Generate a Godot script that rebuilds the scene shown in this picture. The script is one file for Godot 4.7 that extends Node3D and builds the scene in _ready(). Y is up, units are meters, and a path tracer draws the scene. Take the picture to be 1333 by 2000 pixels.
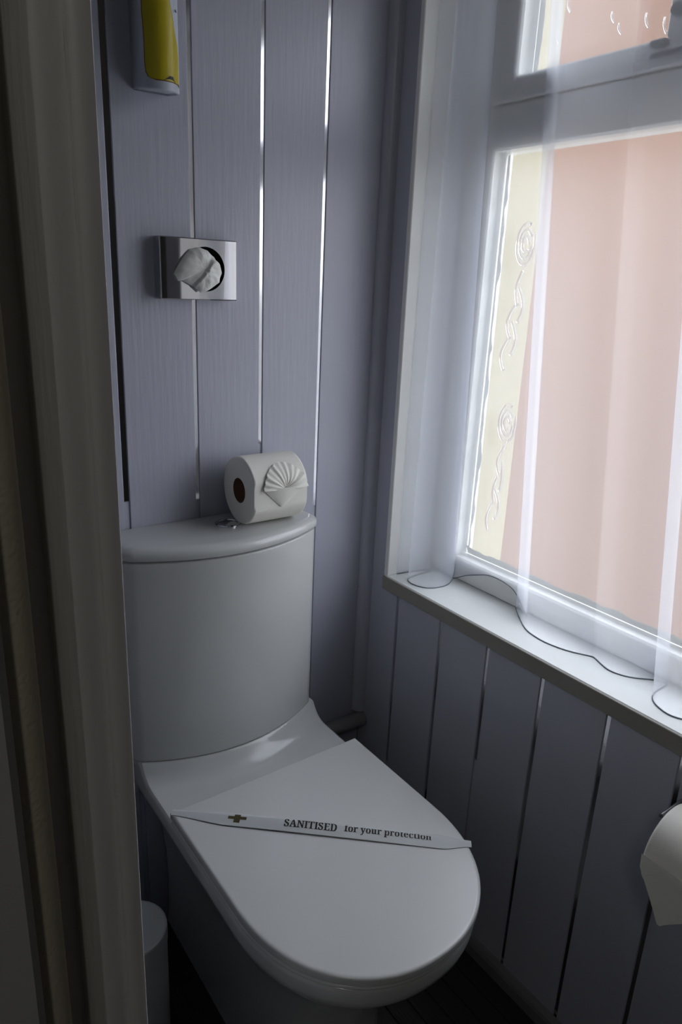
extends Node3D
# A small panelled toilet room by an obscure-glass window hung with a net curtain.
# x runs to the window wall, z from the back wall to the camera, y up; metres.

const AX := 0.546          # middle of the toilet
const CX := 0.539          # middle of the cistern
const XW := 0.928          # face of the boards on the window wall
const SILL := 0.7164       # top of the window sill
const LIDY := 0.4795       # top of the closed toilet lid

var mats := {}
var rng := RandomNumberGenerator.new()


class MB:
	var v := PackedVector3Array()
	var n := PackedVector3Array()
	var t := PackedInt32Array()

	func tri(a: Vector3, b: Vector3, c: Vector3, towards: Vector3) -> void:
		var m := (b - a).cross(c - a)
		if m.length_squared() < 1e-20:
			return
		m = m.normalized()
		var k := v.size()
		if m.dot(towards) < 0.0:
			m = -m
			v.append_array([a, b, c])
		else:
			v.append_array([a, c, b])
		n.append_array([m, m, m])
		t.append_array([k, k + 1, k + 2])

	func quad(a: Vector3, b: Vector3, c: Vector3, d: Vector3, towards: Vector3) -> void:
		tri(a, b, c, towards)
		tri(a, c, d, towards)

	# rows of points with smooth normals; side = +1/-1 turns the surface over
	func grid(rows: Array, close_u := false, side := 1.0, close_v := false) -> void:
		var nr := rows.size()
		var nc: int = rows[0].size()
		var acc := PackedVector3Array()
		acc.resize(nr * nc)
		var tris := []
		var er := nr if close_v else nr - 1
		var ec := nc if close_u else nc - 1
		for r in er:
			for c in ec:
				var r2 := (r + 1) % nr
				var c2 := (c + 1) % nc
				var ids := [r * nc + c, r * nc + c2, r2 * nc + c2, r2 * nc + c]
				var p := [rows[r][c], rows[r][c2], rows[r2][c2], rows[r2][c]]
				for q in [[0, 1, 2], [0, 2, 3]]:
					var m: Vector3 = (p[q[1]] - p[q[0]]).cross(p[q[2]] - p[q[0]]) * side
					for k in 3:
						acc[ids[q[k]]] += m
					tris.append([ids[q[0]], ids[q[1]], ids[q[2]]])
		var base := v.size()
		for r in nr:
			for c in nc:
				v.append(rows[r][c])
				n.append(acc[r * nc + c].normalized())
		for q in tris:
			if side > 0:
				t.append_array([base + q[0], base + q[2], base + q[1]])
			else:
				t.append_array([base + q[0], base + q[1], base + q[2]])

	# closed rings; turned so that normals point away from the middle
	func loft(rings: Array) -> void:
		var mid := Vector3.ZERO
		var cnt := 0
		for r in rings:
			for p in r:
				mid += p
				cnt += 1
		mid /= cnt
		var s := 0.0
		for k in rings.size() - 1:
			for c in rings[k].size():
				var c2: int = (c + 1) % rings[k].size()
				var m: Vector3 = (rings[k][c2] - rings[k][c]).cross(rings[k + 1][c] - rings[k][c])
				s += m.dot(rings[k][c] - mid)
		grid(rings, true, 1.0 if s > 0 else -1.0)

	func cap(ring: PackedVector3Array, towards: Vector3) -> void:
		var ax := towards.abs().max_axis_index()
		var flat := PackedVector2Array()
		for p in ring:
			flat.append(Vector2(p.y, p.z) if ax == 0 else Vector2(p.x, p.z) if ax == 1 else Vector2(p.x, p.y))
		var id := Geometry2D.triangulate_polygon(flat)
		for k in range(0, id.size(), 3):
			tri(ring[id[k]], ring[id[k + 1]], ring[id[k + 2]], towards)

	# plan polygon (x, z) raised from y0 to y1
	func extrude(poly: PackedVector2Array, y0: float, y1: float) -> void:
		var area := 0.0
		for k in poly.size():
			area += poly[k].cross(poly[(k + 1) % poly.size()])
		var lo := PackedVector3Array()
		var hi := PackedVector3Array()
		for p in poly:
			lo.append(Vector3(p.x, y0, p.y))
			hi.append(Vector3(p.x, y1, p.y))
		for k in poly.size():
			var k2 := (k + 1) % poly.size()
			var e := poly[k2] - poly[k]
			var out := Vector3(e.y, 0, -e.x) * signf(area)
			quad(lo[k], lo[k2], hi[k2], hi[k], out)
		cap(lo, Vector3.DOWN)
		cap(hi, Vector3.UP)

	# box with chamfered edges
	func box(a: Vector3, b: Vector3, r := 0.0015) -> void:
		r = minf(r, 0.45 * minf(b.x - a.x, minf(b.y - a.y, b.z - a.z)))
		var mid := (a + b) / 2
		var h := (b - a) / 2
		var cv := func(s: Vector3, ax: int) -> Vector3:
			var p := Vector3(s.x * (h.x - r), s.y * (h.y - r), s.z * (h.z - r))
			p[ax] = s[ax] * h[ax]
			return mid + p
		for ax in 3:
			var b1 := (ax + 1) % 3
			var c1 := (ax + 2) % 3
			for s in [-1.0, 1.0]:
				var q := []
				for uv in [[-1.0, -1.0], [1.0, -1.0], [1.0, 1.0], [-1.0, 1.0]]:
					var sv := Vector3.ZERO
					sv[ax] = s
					sv[b1] = uv[0]
					sv[c1] = uv[1]
					q.append(cv.call(sv, ax))
				var d := Vector3.ZERO
				d[ax] = s
				quad(q[0], q[1], q[2], q[3], d)
			# the four edges along c1, between faces ax and b1
			for s in [-1.0, 1.0]:
				for u in [-1.0, 1.0]:
					var p := []
					for w in [-1.0, 1.0]:
						var sv := Vector3.ZERO
						sv[ax] = s
						sv[b1] = u
						sv[c1] = w
						p.append(cv.call(sv, ax))
						p.append(cv.call(sv, b1))
					var d := Vector3.ZERO
					d[ax] = s
					d[b1] = u
					quad(p[0], p[1], p[3], p[2], d)
		for s in 8:
			var sv := Vector3(1 if s & 1 else -1, 1 if s & 2 else -1, 1 if s & 4 else -1)
			tri(cv.call(sv, 0), cv.call(sv, 1), cv.call(sv, 2), sv)

	func tube(path: PackedVector3Array, r: float, sides := 8, flat := 1.0, up := Vector3.ZERO) -> void:
		var rings := []
		for k in path.size():
			var d := (path[mini(k + 1, path.size() - 1)] - path[maxi(k - 1, 0)]).normalized()
			var a := up if up != Vector3.ZERO else (Vector3.UP if absf(d.y) < 0.9 else Vector3.RIGHT)
			var s := d.cross(a).normalized()
			var w := s.cross(d).normalized()
			var ring := PackedVector3Array()
			for q in sides:
				var an := TAU * q / sides
				ring.append(path[k] + s * cos(an) * r + w * sin(an) * r * flat)
			rings.append(ring)
		loft(rings)
		for e in [0, path.size() - 1]:
			var c := path[e]
			var out := path[e] - path[1 if e == 0 else e - 1]
			for q in sides:
				tri(c, rings[e][q], rings[e][(q + 1) % sides], out)

	# profile of (radius, height) points turned about an upright axis
	func lathe(at: Vector3, prof: Array, sides := 48) -> void:
		for k in prof.size() - 1:
			var rows := []
			for e in [k, k + 1]:
				var ring := PackedVector3Array()
				for q in sides:
					var an := TAU * q / sides
					ring.append(at + Vector3(cos(an) * prof[e].x, prof[e].y, sin(an) * prof[e].x))
				rows.append(ring)
			grid(rows, true, 1.0)

	func mesh() -> ArrayMesh:
		var arr := []
		arr.resize(Mesh.ARRAY_MAX)
		arr[Mesh.ARRAY_VERTEX] = v
		arr[Mesh.ARRAY_NORMAL] = n
		arr[Mesh.ARRAY_INDEX] = t
		var m := ArrayMesh.new()
		m.add_surface_from_arrays(Mesh.PRIMITIVE_TRIANGLES, arr)
		return m


# ---------------------------------------------------------------- naming and tagging

func obj(called: String, st: MB, m: Material, parent: Node = self) -> MeshInstance3D:
	var o := MeshInstance3D.new()
	o.name = called
	o.mesh = st.mesh()
	o.material_override = m
	parent.add_child(o, true)
	return o


func base(called: String, at := Vector3.ZERO) -> Node3D:
	var o := Node3D.new()
	o.name = called
	add_child(o, true)
	o.position = at
	return o


func tag(o: Node3D, label: String, category: String, kind := "", group := "") -> void:
	o.set_meta("label", label)
	o.set_meta("category", category)
	if kind:
		o.set_meta("kind", kind)
	if group:
		o.set_meta("group", group)


func box_obj(called: String, a: Vector3, b: Vector3, m: Material, parent: Node = self, r := 0.0015) -> MeshInstance3D:
	var st := MB.new()
	st.box(a, b, r)
	return obj(called, st, m, parent)


# ---------------------------------------------------------------- materials

func srgb(r: int, g: int, b: int) -> Color:
	return Color(r / 255.0, g / 255.0, b / 255.0)


func noise(freq: float, octaves: int, seed_: int, size := 512) -> NoiseTexture2D:
	var f := FastNoiseLite.new()
	f.seed = seed_
	f.noise_type = FastNoiseLite.TYPE_SIMPLEX_SMOOTH
	f.frequency = freq
	f.fractal_octaves = octaves
	var t := NoiseTexture2D.new()
	t.width = size
	t.height = size
	t.seamless = true
	t.noise = f
	return t


func solid(called: String, c: Color, rough: float, metal := 0.0) -> StandardMaterial3D:
	var m := StandardMaterial3D.new()
	m.resource_name = called
	m.albedo_color = c
	m.roughness = rough
	m.metallic = metal
	mats[called] = m
	return m


func relief(m: StandardMaterial3D, t: Texture2D, scale: Vector3, cm: float) -> void:
	m.uv1_triplanar = true
	m.uv1_world_triplanar = true
	m.uv1_scale = scale
	m.heightmap_enabled = true
	m.heightmap_texture = t
	m.heightmap_scale = cm


func make_materials() -> void:
	var grain := noise(0.02, 4, 3)
	var fine := noise(0.08, 3, 5)
	var paint := solid("lavender grey satin paint", srgb(184, 186, 199), 0.34)
	relief(paint, grain, Vector3(9, 0.7, 9), 0.022)
	solid("polished strip", srgb(222, 222, 226), 0.10, 1.0)
	solid("ledge paint", srgb(138, 138, 140), 0.5)
	solid("skirting paint", srgb(118, 118, 118), 0.5)
	var white := solid("white gloss paint", srgb(242, 243, 240), 0.32)
	relief(white, fine, Vector3(5, 5, 5), 0.01)
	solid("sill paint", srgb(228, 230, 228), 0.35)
	solid("sill edge grey", srgb(152, 148, 141), 0.6)  # darker brownish grey than the sill top
	solid("cavity", srgb(40, 40, 44), 0.9)
	var trim := solid("trim paint", srgb(222, 222, 222), 0.42)
	relief(trim, grain, Vector3(7, 1.2, 7), 0.05)
	var beige := solid("beige wall paint", srgb(216, 210, 192), 0.8)
	relief(beige, fine, Vector3(6, 6, 6), 0.03)
	solid("darkened room paint", srgb(92, 90, 88), 0.85)  # dimness of the unseen room put into the colour, for dark reflections
	solid("unseen left wall grey", srgb(132, 133, 136), 0.8)  # wall out of view; mid grey set for the light it bounces
	solid("near wall paint", srgb(200, 204, 206), 0.8)
	solid("ceramic", srgb(195, 196, 194), 0.13)
	solid("seat plastic", srgb(204, 205, 203), 0.2)
	solid("chrome", srgb(214, 214, 216), 0.03, 1.0)
	solid("dull steel", srgb(120, 120, 124), 0.35, 1.0)
	solid("grey metal", srgb(126, 126, 130), 0.4)
	var fl := solid("dark floor vinyl", srgb(46, 42, 40), 0.45)
	relief(fl, grain, Vector3(12, 12, 1.0), 0.04)
	solid("floor joint", srgb(74, 72, 70), 0.7)
	var paper := solid("tissue paper", srgb(244, 241, 232), 0.95)
	relief(paper, fine, Vector3(22, 22, 22), 0.03)
	paper.backlight_enabled = true
	paper.backlight = Color(0.25, 0.25, 0.24)
	solid("cardboard", srgb(112, 84, 66), 0.9)
	solid("strip paper", srgb(200, 202, 202), 0.7)
	solid("print", srgb(38, 34, 22), 0.6)
	solid("cross print", srgb(74, 66, 30), 0.6)
	solid("bin plastic", srgb(234, 237, 237), 0.4)
	solid("dispenser plastic", srgb(196, 202, 214), 0.35)
	solid("yellow label", srgb(196, 178, 30), 0.4)
	solid("label edge", srgb(104, 66, 22), 0.5)
	solid("label print", srgb(46, 40, 36), 0.5)
	solid("bag plastic", srgb(236, 236, 230), 0.55)
	var peach := solid("peach render", srgb(128, 95, 76), 0.95)
	relief(peach, fine, Vector3(2, 2, 2), 0.15)
	solid("cream render", srgb(163, 154, 126), 0.9)
	solid("ground", srgb(200, 198, 192), 0.95)  # out of view; pale tone chosen to bounce daylight up to the curtain
	solid("putty", srgb(226, 230, 226), 0.7)
	solid("algae", srgb(172, 178, 168), 0.9)
	var glass := solid("window glass", Color(0.94, 0.97, 0.96, 0.06), 0.16)
	glass.transparency = BaseMaterial3D.TRANSPARENCY_ALPHA
	var rel := solid("glass relief", Color(1, 1, 1, 0.02), 0.08)
	rel.refraction_enabled = true
	rel.refraction_scale = 0.05
	var net := solid("white net", Color(0.905, 0.925, 0.99, 0.34), 0.9)
	net.transparency = BaseMaterial3D.TRANSPARENCY_ALPHA
	net.backlight_enabled = true
	net.backlight = Color(1, 1, 1)
	solid("grey hem line", srgb(120, 124, 132), 0.8)  # plain grey for the dark line along the hem


# ---------------------------------------------------------------- the scene

func _ready() -> void:
	rng.seed = 7
	var cam := Camera3D.new()
	cam.name = "camera"
	cam.fov = 71.25
	cam.near = 0.01
	cam.transform = Transform3D(Basis(Vector3(0.8110, 0.0420, 0.5830), Vector3(0.1466, 0.9508, -0.2722), Vector3(-0.5660, 0.3067, 0.7653)).orthonormalized(), Vector3(0, 1.3075, 1.15))
	add_child(cam)
	cam.current = true
	var env := Environment.new()
	env.background_mode = Environment.BG_SKY
	var sky := Sky.new()
	var sm := ProceduralSkyMaterial.new()
	sm.sky_top_color = Color(0.85, 0.875, 0.92)
	sm.sky_horizon_color = Color(0.91, 0.915, 0.925)
	sm.ground_bottom_color = Color(0.25, 0.24, 0.23)
	sm.ground_horizon_color = Color(0.5, 0.5, 0.5)
	sky.sky_material = sm
	env.sky = sky
	env.background_energy_multiplier = 6.45
	env.tonemap_mode = Environment.TONE_MAPPER_LINEAR
	env.tonemap_exposure = 1.0
	env.sdfgi_enabled = true
	env.ssao_enabled = true
	env.ssil_enabled = true
	var we := WorldEnvironment.new()
	we.name = "world"
	we.environment = env
	add_child(we)

	make_materials()
	unseen_ceiling_lamp()
	room()
	back_wall()
	right_wall()
	window()
	outside()
	door_frame()
	toilet()
	curtain()
	lid_strip()
	spare_roll()
	holder_roll()
	bag_dispenser()
	soap_dispenser()
	bin()


func unseen_ceiling_lamp() -> void:
	# out of view: a frosted globe behind the camera, placed to light the door frame
	var l := base("unseen_ceiling_lamp", Vector3(-0.72, 2.3, 1.75))
	tag(l, "small frosted ceiling lamp out of view behind the camera, placed to light the door frame", "lamp")
	var st := MB.new()
	st.lathe(Vector3.ZERO, [Vector2(0.0002, -0.03), Vector2(0.07, -0.03), Vector2(0.075, -0.02), Vector2(0.075, -0.0005), Vector2(0.0002, -0.0005)], 32)
	obj("base", st, mats["white gloss paint"], l)
	st = MB.new()
	var prof := []
	for k in 17:
		var a := PI * k / 16
		prof.append(Vector2(maxf(0.09 * sin(a), 0.0002), -0.118 - 0.09 * cos(a)))
	st.lathe(Vector3.ZERO, prof, 32)
	var m := solid("lamp glass", srgb(240, 232, 216), 0.5)
	m.emission_enabled = true
	m.emission = srgb(255, 236, 205)
	m.emission_energy_multiplier = 0.6
	obj("shade", st, m, l)
	var o := OmniLight3D.new()
	o.name = "lamp_light"
	o.light_color = srgb(255, 250, 242)
	o.light_energy = 0.15
	o.light_size = 0.09
	o.omni_range = 8.0
	o.omni_attenuation = 2.0
	o.shadow_enabled = true
	o.position = Vector3(0, -0.118, 0)
	l.add_child(o)


func room() -> void:
	var fl := base("floor")
	tag(fl, "dark brown strip vinyl floor under the toilet", "floor", "structure")
	box_obj("subfloor", Vector3(-1.1, -0.12, -0.15), Vector3(1.1, -0.0045, 2.75), mats["floor joint"], fl)
	var w := 0.0435
	var k := -32
	while 0.396 + k * w < XW - 0.01:
		var x: float = 0.396 + k * w
		box_obj("plank", Vector3(x + 0.0012, -0.005, 0.0), Vector3(minf(x + w, XW) - 0.0012, 0.0, 2.6), mats["dark floor vinyl"], fl, 0.001)
		k += 1
	var ce := box_obj("ceiling", Vector3(-1.1, 2.3, -0.15), Vector3(1.1, 2.4, 2.75), mats["darkened room paint"])
	tag(ce, "plain painted ceiling above the toilet room", "ceiling", "structure")
	var wl := box_obj("wall_left", Vector3(-0.02, 0, 0), Vector3(0.0975, 2.3, 0.735), mats["unseen left wall grey"])
	tag(wl, "unseen plain wall left of the toilet nook, its grey set for the light it bounces", "wall", "structure")
	var wf := base("wall_front")
	tag(wf, "dim beige wall beside the doorway at the left", "wall", "structure")
	var st := MB.new()
	var edge := PackedVector2Array([Vector2(-1.0, 0.70), Vector2(-1.0, 0.83)])
	for q in 9:
		var a := PI / 2 * q / 8
		edge.append(Vector2(0.0530 + 0.0125 * sin(a), 0.8175 + 0.0125 * cos(a)))
	edge.append(Vector2(0.0655, 0.70))
	var lo := PackedVector3Array()
	var hi := PackedVector3Array()
	for p in edge:
		lo.append(Vector3(p.x, 0, p.y))
		hi.append(Vector3(p.x, 2.3, p.y))
	st.loft([lo, hi])
	obj("wall_body", st, mats["beige wall paint"], wf)
	var wr := base("wall_rear")
	tag(wr, "unseen plain walls behind the camera, coloured dark to keep the chrome reflections dim", "wall", "structure")
	box_obj("wall_body", Vector3(-1.1, 0, 2.6), Vector3(1.1, 2.3, 2.75), mats["darkened room paint"], wr)
	box_obj("wall_body", Vector3(XW, 0, 1.13), Vector3(XW + 0.1, 2.3, 2.6), mats["darkened room paint"], wr)
	box_obj("wall_body", Vector3(-1.1, 0, 0.70), Vector3(-1.0, 2.3, 2.6), mats["darkened room paint"], wr)
	var wp := box_obj("wall_near", Vector3(-0.6, 0, 0.80), Vector3(0.0490, 2.3, 0.84), mats["near wall paint"], self, 0.004)
	tag(wp, "pale grey wall panel at the lower left edge of the view", "wall", "structure")


func board_x(x0: float, x1: float, y0: float, y1: float) -> MB:
	# back-wall board with small bevels; a strip lies in the joint to its right
	var st := MB.new()
	st.extrude(PackedVector2Array([Vector2(x0, -0.014), Vector2(x1, -0.014), Vector2(x1, -0.0008), Vector2(x1 - 0.0008, 0.0), Vector2(x0 + 0.0010, 0.0), Vector2(x0, -0.0010)]), y0, y1)
	return st


func back_wall() -> void:
	var w := base("wall_back")
	tag(w, "lavender grey boarded wall with metal joint strips behind the toilet", "wall", "structure")
	box_obj("wall_body", Vector3(-0.02, 0, -0.15), Vector3(1.1, 2.3, -0.016), mats["cavity"], w)
	var edges := [0.270, 0.397, 0.527, 0.655, 0.783, XW]
	var lav: Material = mats["lavender grey satin paint"]
	var joint := 0.0072
	for k in 5:
		var a: float = edges[k] + joint / 2
		var b: float = edges[k + 1] - (joint / 2 if k < 4 else 0.0)
		if k == 0:
			a = 0.0995
			b -= 0.0025
		if k == 1:
			a += 0.0005
		obj("board", board_x(a, b, 0.0, 2.3), lav, w)
	# metal strips let into the joints, stopping short of the cistern; plain filler below
	var ends := [0.935, 0.921, 1.012, 0.87]
	for k in 4:
		var x: float = edges[k + 1]
		var half := joint / 2 + (0.0012 if k == 0 else 0.0)
		var xc: float = x - (0.001 if k == 0 else 0.0)
		box_obj("metal_strip", Vector3(xc - half, ends[k], -0.010), Vector3(xc + half, 2.3, -0.0022), mats["polished strip"], w, 0.0006)
		box_obj("joint_filler", Vector3(xc - half, 0.0, -0.010), Vector3(xc + half, ends[k] - 0.0005, -0.0028), lav, w, 0.0006)
	# quarter-round bead in the corner
	var b := MB.new()
	var p := PackedVector2Array([Vector2(XW, 0.0005)])
	for k in 9:
		var a := PI / 2 * k / 8
		p.append(Vector2(XW - 0.022 * cos(a), 0.0005 + 0.022 * sin(a)))
	b.extrude(p, 0.35, 2.3)
	var bead := obj("trim_1", b, mats["lavender grey satin paint"])
	tag(bead, "upright quarter-round bead in the corner by the window", "trim", "structure")
	# boxed ledge low behind the pan
	var rows := []
	for e in [0.60, XW - 0.001]:
		var ring := PackedVector3Array()
		for q in 16:
			var a := TAU * q / 16
			ring.append(Vector3(e, 0.330 + 0.018 * sin(a), 0.018 + 0.0175 * cos(a)))
		rows.append(ring)
	b = MB.new()
	b.loft(rows)
	b.cap(rows[0], Vector3.LEFT)
	b.cap(rows[1], Vector3.RIGHT)
	var ledge := obj("trim_2", b, mats["ledge paint"])
	tag(ledge, "grey painted rail low on the wall behind the toilet pan", "trim", "structure")


func board_z(z0: float, z1: float, y0: float, y1: float) -> MB:
	# window-wall board; a strip lies in the joint beyond its near edge
	var st := MB.new()
	var f := XW
	st.extrude(PackedVector2Array([Vector2(f + 0.012, z0), Vector2(f + 0.001, z0), Vector2(f, z0 + 0.001), Vector2(f, z1 - 0.001), Vector2(f + 0.001, z1), Vector2(f + 0.012, z1)]), y0, y1)
	return st


func right_wall() -> void:
	var w := base("wall_right")
	tag(w, "lavender grey boarded wall below and beside the window", "wall", "structure")
	var x0 := XW + 0.012
	var lav: Material = mats["lavender grey satin paint"]
	box_obj("wall_body", Vector3(x0, 0, -0.15), Vector3(1.15, 0.68, 2.75), mats["cavity"], w)
	box_obj("wall_body", Vector3(x0, 1.95, -0.15), Vector3(1.15, 2.4, 2.75), mats["cavity"], w)
	box_obj("wall_body", Vector3(x0, 0.68, -0.15), Vector3(1.15, 1.95, 0.070), mats["cavity"], w)
	box_obj("wall_body", Vector3(x0, 0.68, 1.012), Vector3(1.15, 1.95, 2.75), mats["cavity"], w)
	var cuts := [0.0, 0.108, 0.240, 0.365, 0.491, 0.621, 0.7435, 0.871, 0.998, 1.125]
	var joint := 0.0078
	for k in cuts.size() - 1:
		var a: float = cuts[k] + (joint if k > 0 else 0.0)
		var b: float = cuts[k + 1]
		if a < 1.0:
			obj("board", board_z(a, b, 0.0, 0.684), lav, w)
			obj("board", board_z(a, b, 1.962, 2.3), lav, w)
		else:
			obj("board", board_z(a, b, 0.0, 2.3), lav, w)
		if k == cuts.size() - 2:
			break
		var low: float = 0.433 if k == 2 else 0.267 if k == 0 else 0.0
		box_obj("metal_strip", Vector3(XW + 0.0025, low, b), Vector3(XW + 0.011, 0.684 if b < 1.0 else 2.3, b + joint), mats["polished strip"], w, 0.0006)
		if low > 0.0:
			box_obj("joint_filler", Vector3(XW + 0.0030, 0.0, b), Vector3(XW + 0.011, low - 0.0005, b + joint), lav, w, 0.0006)
	obj("board", board_z(0.0, 0.071, 0.684, 1.962), lav, w)
	var b := MB.new()
	var p := PackedVector3Array()
	var rows := []
	for z in [0.001, 2.6]:
		var ring := PackedVector3Array([Vector3(XW, 0, z), Vector3(XW - 0.014, 0, z), Vector3(XW - 0.014, 0.024, z), Vector3(XW - 0.011, 0.031, z), Vector3(XW - 0.005, 0.036, z), Vector3(XW, 0.038, z)])
		rows.append(ring)
	for k in 6:
		var k2 := (k + 1) % 6
		var out: Vector3 = (rows[0][k] + rows[0][k2]) / 2 - Vector3(XW - 0.006, 0.016, 0.001)
		b.quad(rows[0][k], rows[0][k2], rows[1][k2], rows[1][k], out)
	b.cap(rows[0], Vector3.FORWARD)
	b.cap(rows[1], Vector3.BACK)
	var sk := obj("baseboard_right", b, mats["skirting paint"])
	tag(sk, "thin skirting strip along the floor under the window wall", "baseboard", "structure")


func window() -> void:
	var w := base("window_1")
	tag(w, "white painted window with patterned obscure glass and an upper sash", "window", "structure")
	var white: Material = mats["white gloss paint"]
	# lining boards of the opening, sill included
	box_obj("sill", Vector3(0.92, SILL - 0.031, 0.070), Vector3(1.10, SILL, 1.012), mats["sill paint"], w, 0.002)
	box_obj("sill_edge", Vector3(0.9165, SILL - 0.031, 0.070), Vector3(0.9199, SILL - 0.0012, 1.012), mats["sill edge grey"], w, 0.001)
	box_obj("lining", Vector3(0.92, SILL, 0.070), Vector3(1.10, 1.962, 0.082), white, w, 0.0015)
	box_obj("lining", Vector3(0.92, SILL, 1.0), Vector3(1.10, 1.962, 1.012), white, w, 0.0015)
	box_obj("lining", Vector3(0.92, 1.95, 0.082), Vector3(1.10, 1.962, 1.0), white, w, 0.0015)
	# fixed frame
	var f0 := 1.038
	var f1 := 1.092
	box_obj("bottom_rail", Vector3(f0, SILL, 0.082), Vector3(f1, 0.766, 1.0), white, w, 0.004)
	box_obj("stile", Vector3(f0, 0.766, 0.082), Vector3(f1, 1.95, 0.158), white, w, 0.003)
	box_obj("stile", Vector3(f0, 0.766, 0.924), Vector3(f1, 1.95, 1.0), white, w, 0.003)
	box_obj("transom", Vector3(f0, 1.540, 0.158), Vector3(f1, 1.612, 0.924), white, w, 0.004)
	box_obj("mullion", Vector3(f0, 1.612, 0.508), Vector3(f1, 1.95, 0.548), white, w, 0.003)
	box_obj("top_rail", Vector3(f0, 1.915, 0.158), Vector3(f1, 1.95, 0.924), white, w, 0.003)
	# two small opening sashes above the transom
	for z in [[0.1595, 0.5065], [0.5495, 0.9225]]:
		var st := MB.new()
		st.box(Vector3(f0 - 0.006, 1.6145, z[0]), Vector3(f1 - 0.012, 1.652, z[1]), 0.003)
		st.box(Vector3(f0 - 0.006, 1.880, z[0]), Vector3(f1 - 0.012, 1.9135, z[1]), 0.003)
		st.box(Vector3(f0 - 0.006, 1.652, z[0]), Vector3(f1 - 0.012, 1.880, z[0] + 0.040), 0.003)
		st.box(Vector3(f0 - 0.006, 1.652, z[1] - 0.038), Vector3(f1 - 0.012, 1.880, z[1]), 0.003)
		var sash := obj("sash", st, white, w)
		var gl := MB.new()
		gl.quad(Vector3(1.058, 1.652, z[0] + 0.04), Vector3(1.058, 1.652, z[1] - 0.038), Vector3(1.058, 1.880, z[1] - 0.038), Vector3(1.058, 1.880, z[0] + 0.04), Vector3.LEFT)
		obj("pane", gl, mats["window glass"], sash)
	var pn := MB.new()
	pn.quad(Vector3(1.062, 0.766, 0.158), Vector3(1.062, 0.766, 0.924), Vector3(1.062, 1.540, 0.924), Vector3(1.062, 1.540, 0.158), Vector3.LEFT)
	obj("pane", pn, mats["window glass"], w)
	# ragged putty up the left side of the panes and dirt along the bottom, outside the glass
	var nz := FastNoiseLite.new()
	nz.seed = 4
	nz.frequency = 14.0
	var edge := func(a: Vector3, along: Vector3, across: Vector3, length: float, wide: float, amp: float, m: Material) -> void:
		var st := MB.new()
		var rows := []
		var steps := int(length / 0.004)
		for k in steps + 1:
			var s := length * k / steps
			var ww := maxf(wide + 0.5 * amp * nz.get_noise_2d(s * 1.0, wide * 90), 0.002)
			var row := PackedVector3Array()
			for q in 4:
				var u := q / 3.0
				row.append(a + along * s + across * ww * u + Vector3(0.004 + 0.010 * (1 - u * u), 0, 0))
			rows.append(row)
		st.grid(rows, false, 1.0)
		obj("putty_edge", st, m, w)
	edge.call(Vector3(1.060, 0.768, 0.160), Vector3.UP, Vector3.BACK, 0.77, 0.016, 0.014, mats["putty"])
	edge.call(Vector3(1.056, 1.653, 0.200), Vector3.UP, Vector3.BACK, 0.225, 0.020, 0.010, mats["putty"])
	edge.call(Vector3(1.060, 0.767, 0.160), Vector3.BACK, Vector3.UP, 0.764, 0.017, 0.014, mats["algae"])
	# raised flower swirls of the patterned glass
	var motif := MB.new()
	for spot in [[1.385, 0.236], [1.062, 0.240]]:
		var cy: float = spot[0]
		var cz: float = spot[1]
		for ringed in 3:
			var path := PackedVector3Array()
			var rr := 0.010 + 0.009 * ringed
			for k in 26:
				var a := TAU * (0.1 * ringed + 0.88 * k / 25.0)
				path.append(Vector3(1.0605, cy + rr * 1.25 * sin(a), cz + rr * 0.72 * cos(a)))
			motif.tube(path, 0.0032, 6, 0.8, Vector3.RIGHT)
		for leaf in 5:
			var stem := PackedVector3Array()
			var bend := rng.randf_range(0.4, 1.0) * (1.0 if leaf % 2 else -1.0)
			for k in 14:
				var u := k / 13.0
				stem.append(Vector3(1.0605, cy - 0.045 - 0.030 * leaf - 0.060 * u, cz - 0.004 * leaf + bend * 0.016 * sin(u * 2.8)))
			if stem[13].y > 0.80:
				motif.tube(stem, 0.0034, 6, 0.8, Vector3.RIGHT)
	for g in [[1.676, 0.447, 0.022], [1.689, 0.416, 0.020], [1.706, 0.356, 0.016], [1.688, 0.371, 0.016], [1.735, 0.40, 0.02], [1.745, 0.33, 0.02], [1.70, 0.255, 0.02], [1.74, 0.27, 0.018]]:
		var path := PackedVector3Array()
		for k in 9:
			var u := k / 8.0 - 0.5
			path.append(Vector3(1.0567, g[0] - g[2] * u, g[1] + 0.006 * u + 0.012 * u * u))
		motif.tube(path, 0.0018, 6, 0.4, Vector3.RIGHT)
	obj("glass_relief", motif, mats["glass relief"], w)
	# casement stay and peg on the upper sash
	var stay := MB.new()
	stay.box(Vector3(1.020, 1.640, 0.452), Vector3(1.033, 1.649, 0.476), 0.002)
	stay.tube(PackedVector3Array([Vector3(1.024, 1.629, 0.456), Vector3(1.022, 1.630, 0.54), Vector3(1.022, 1.630, 0.66)]), 0.0035, 8)
	obj("window_stay", stay, mats["grey metal"], w)
	var peg := MB.new()
	peg.tube(PackedVector3Array([Vector3(1.034, 1.682, 0.483), Vector3(1.028, 1.682, 0.483), Vector3(1.024, 1.682, 0.483)]), 0.008, 16)
	obj("peg", peg, mats["grey metal"], w)


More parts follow.
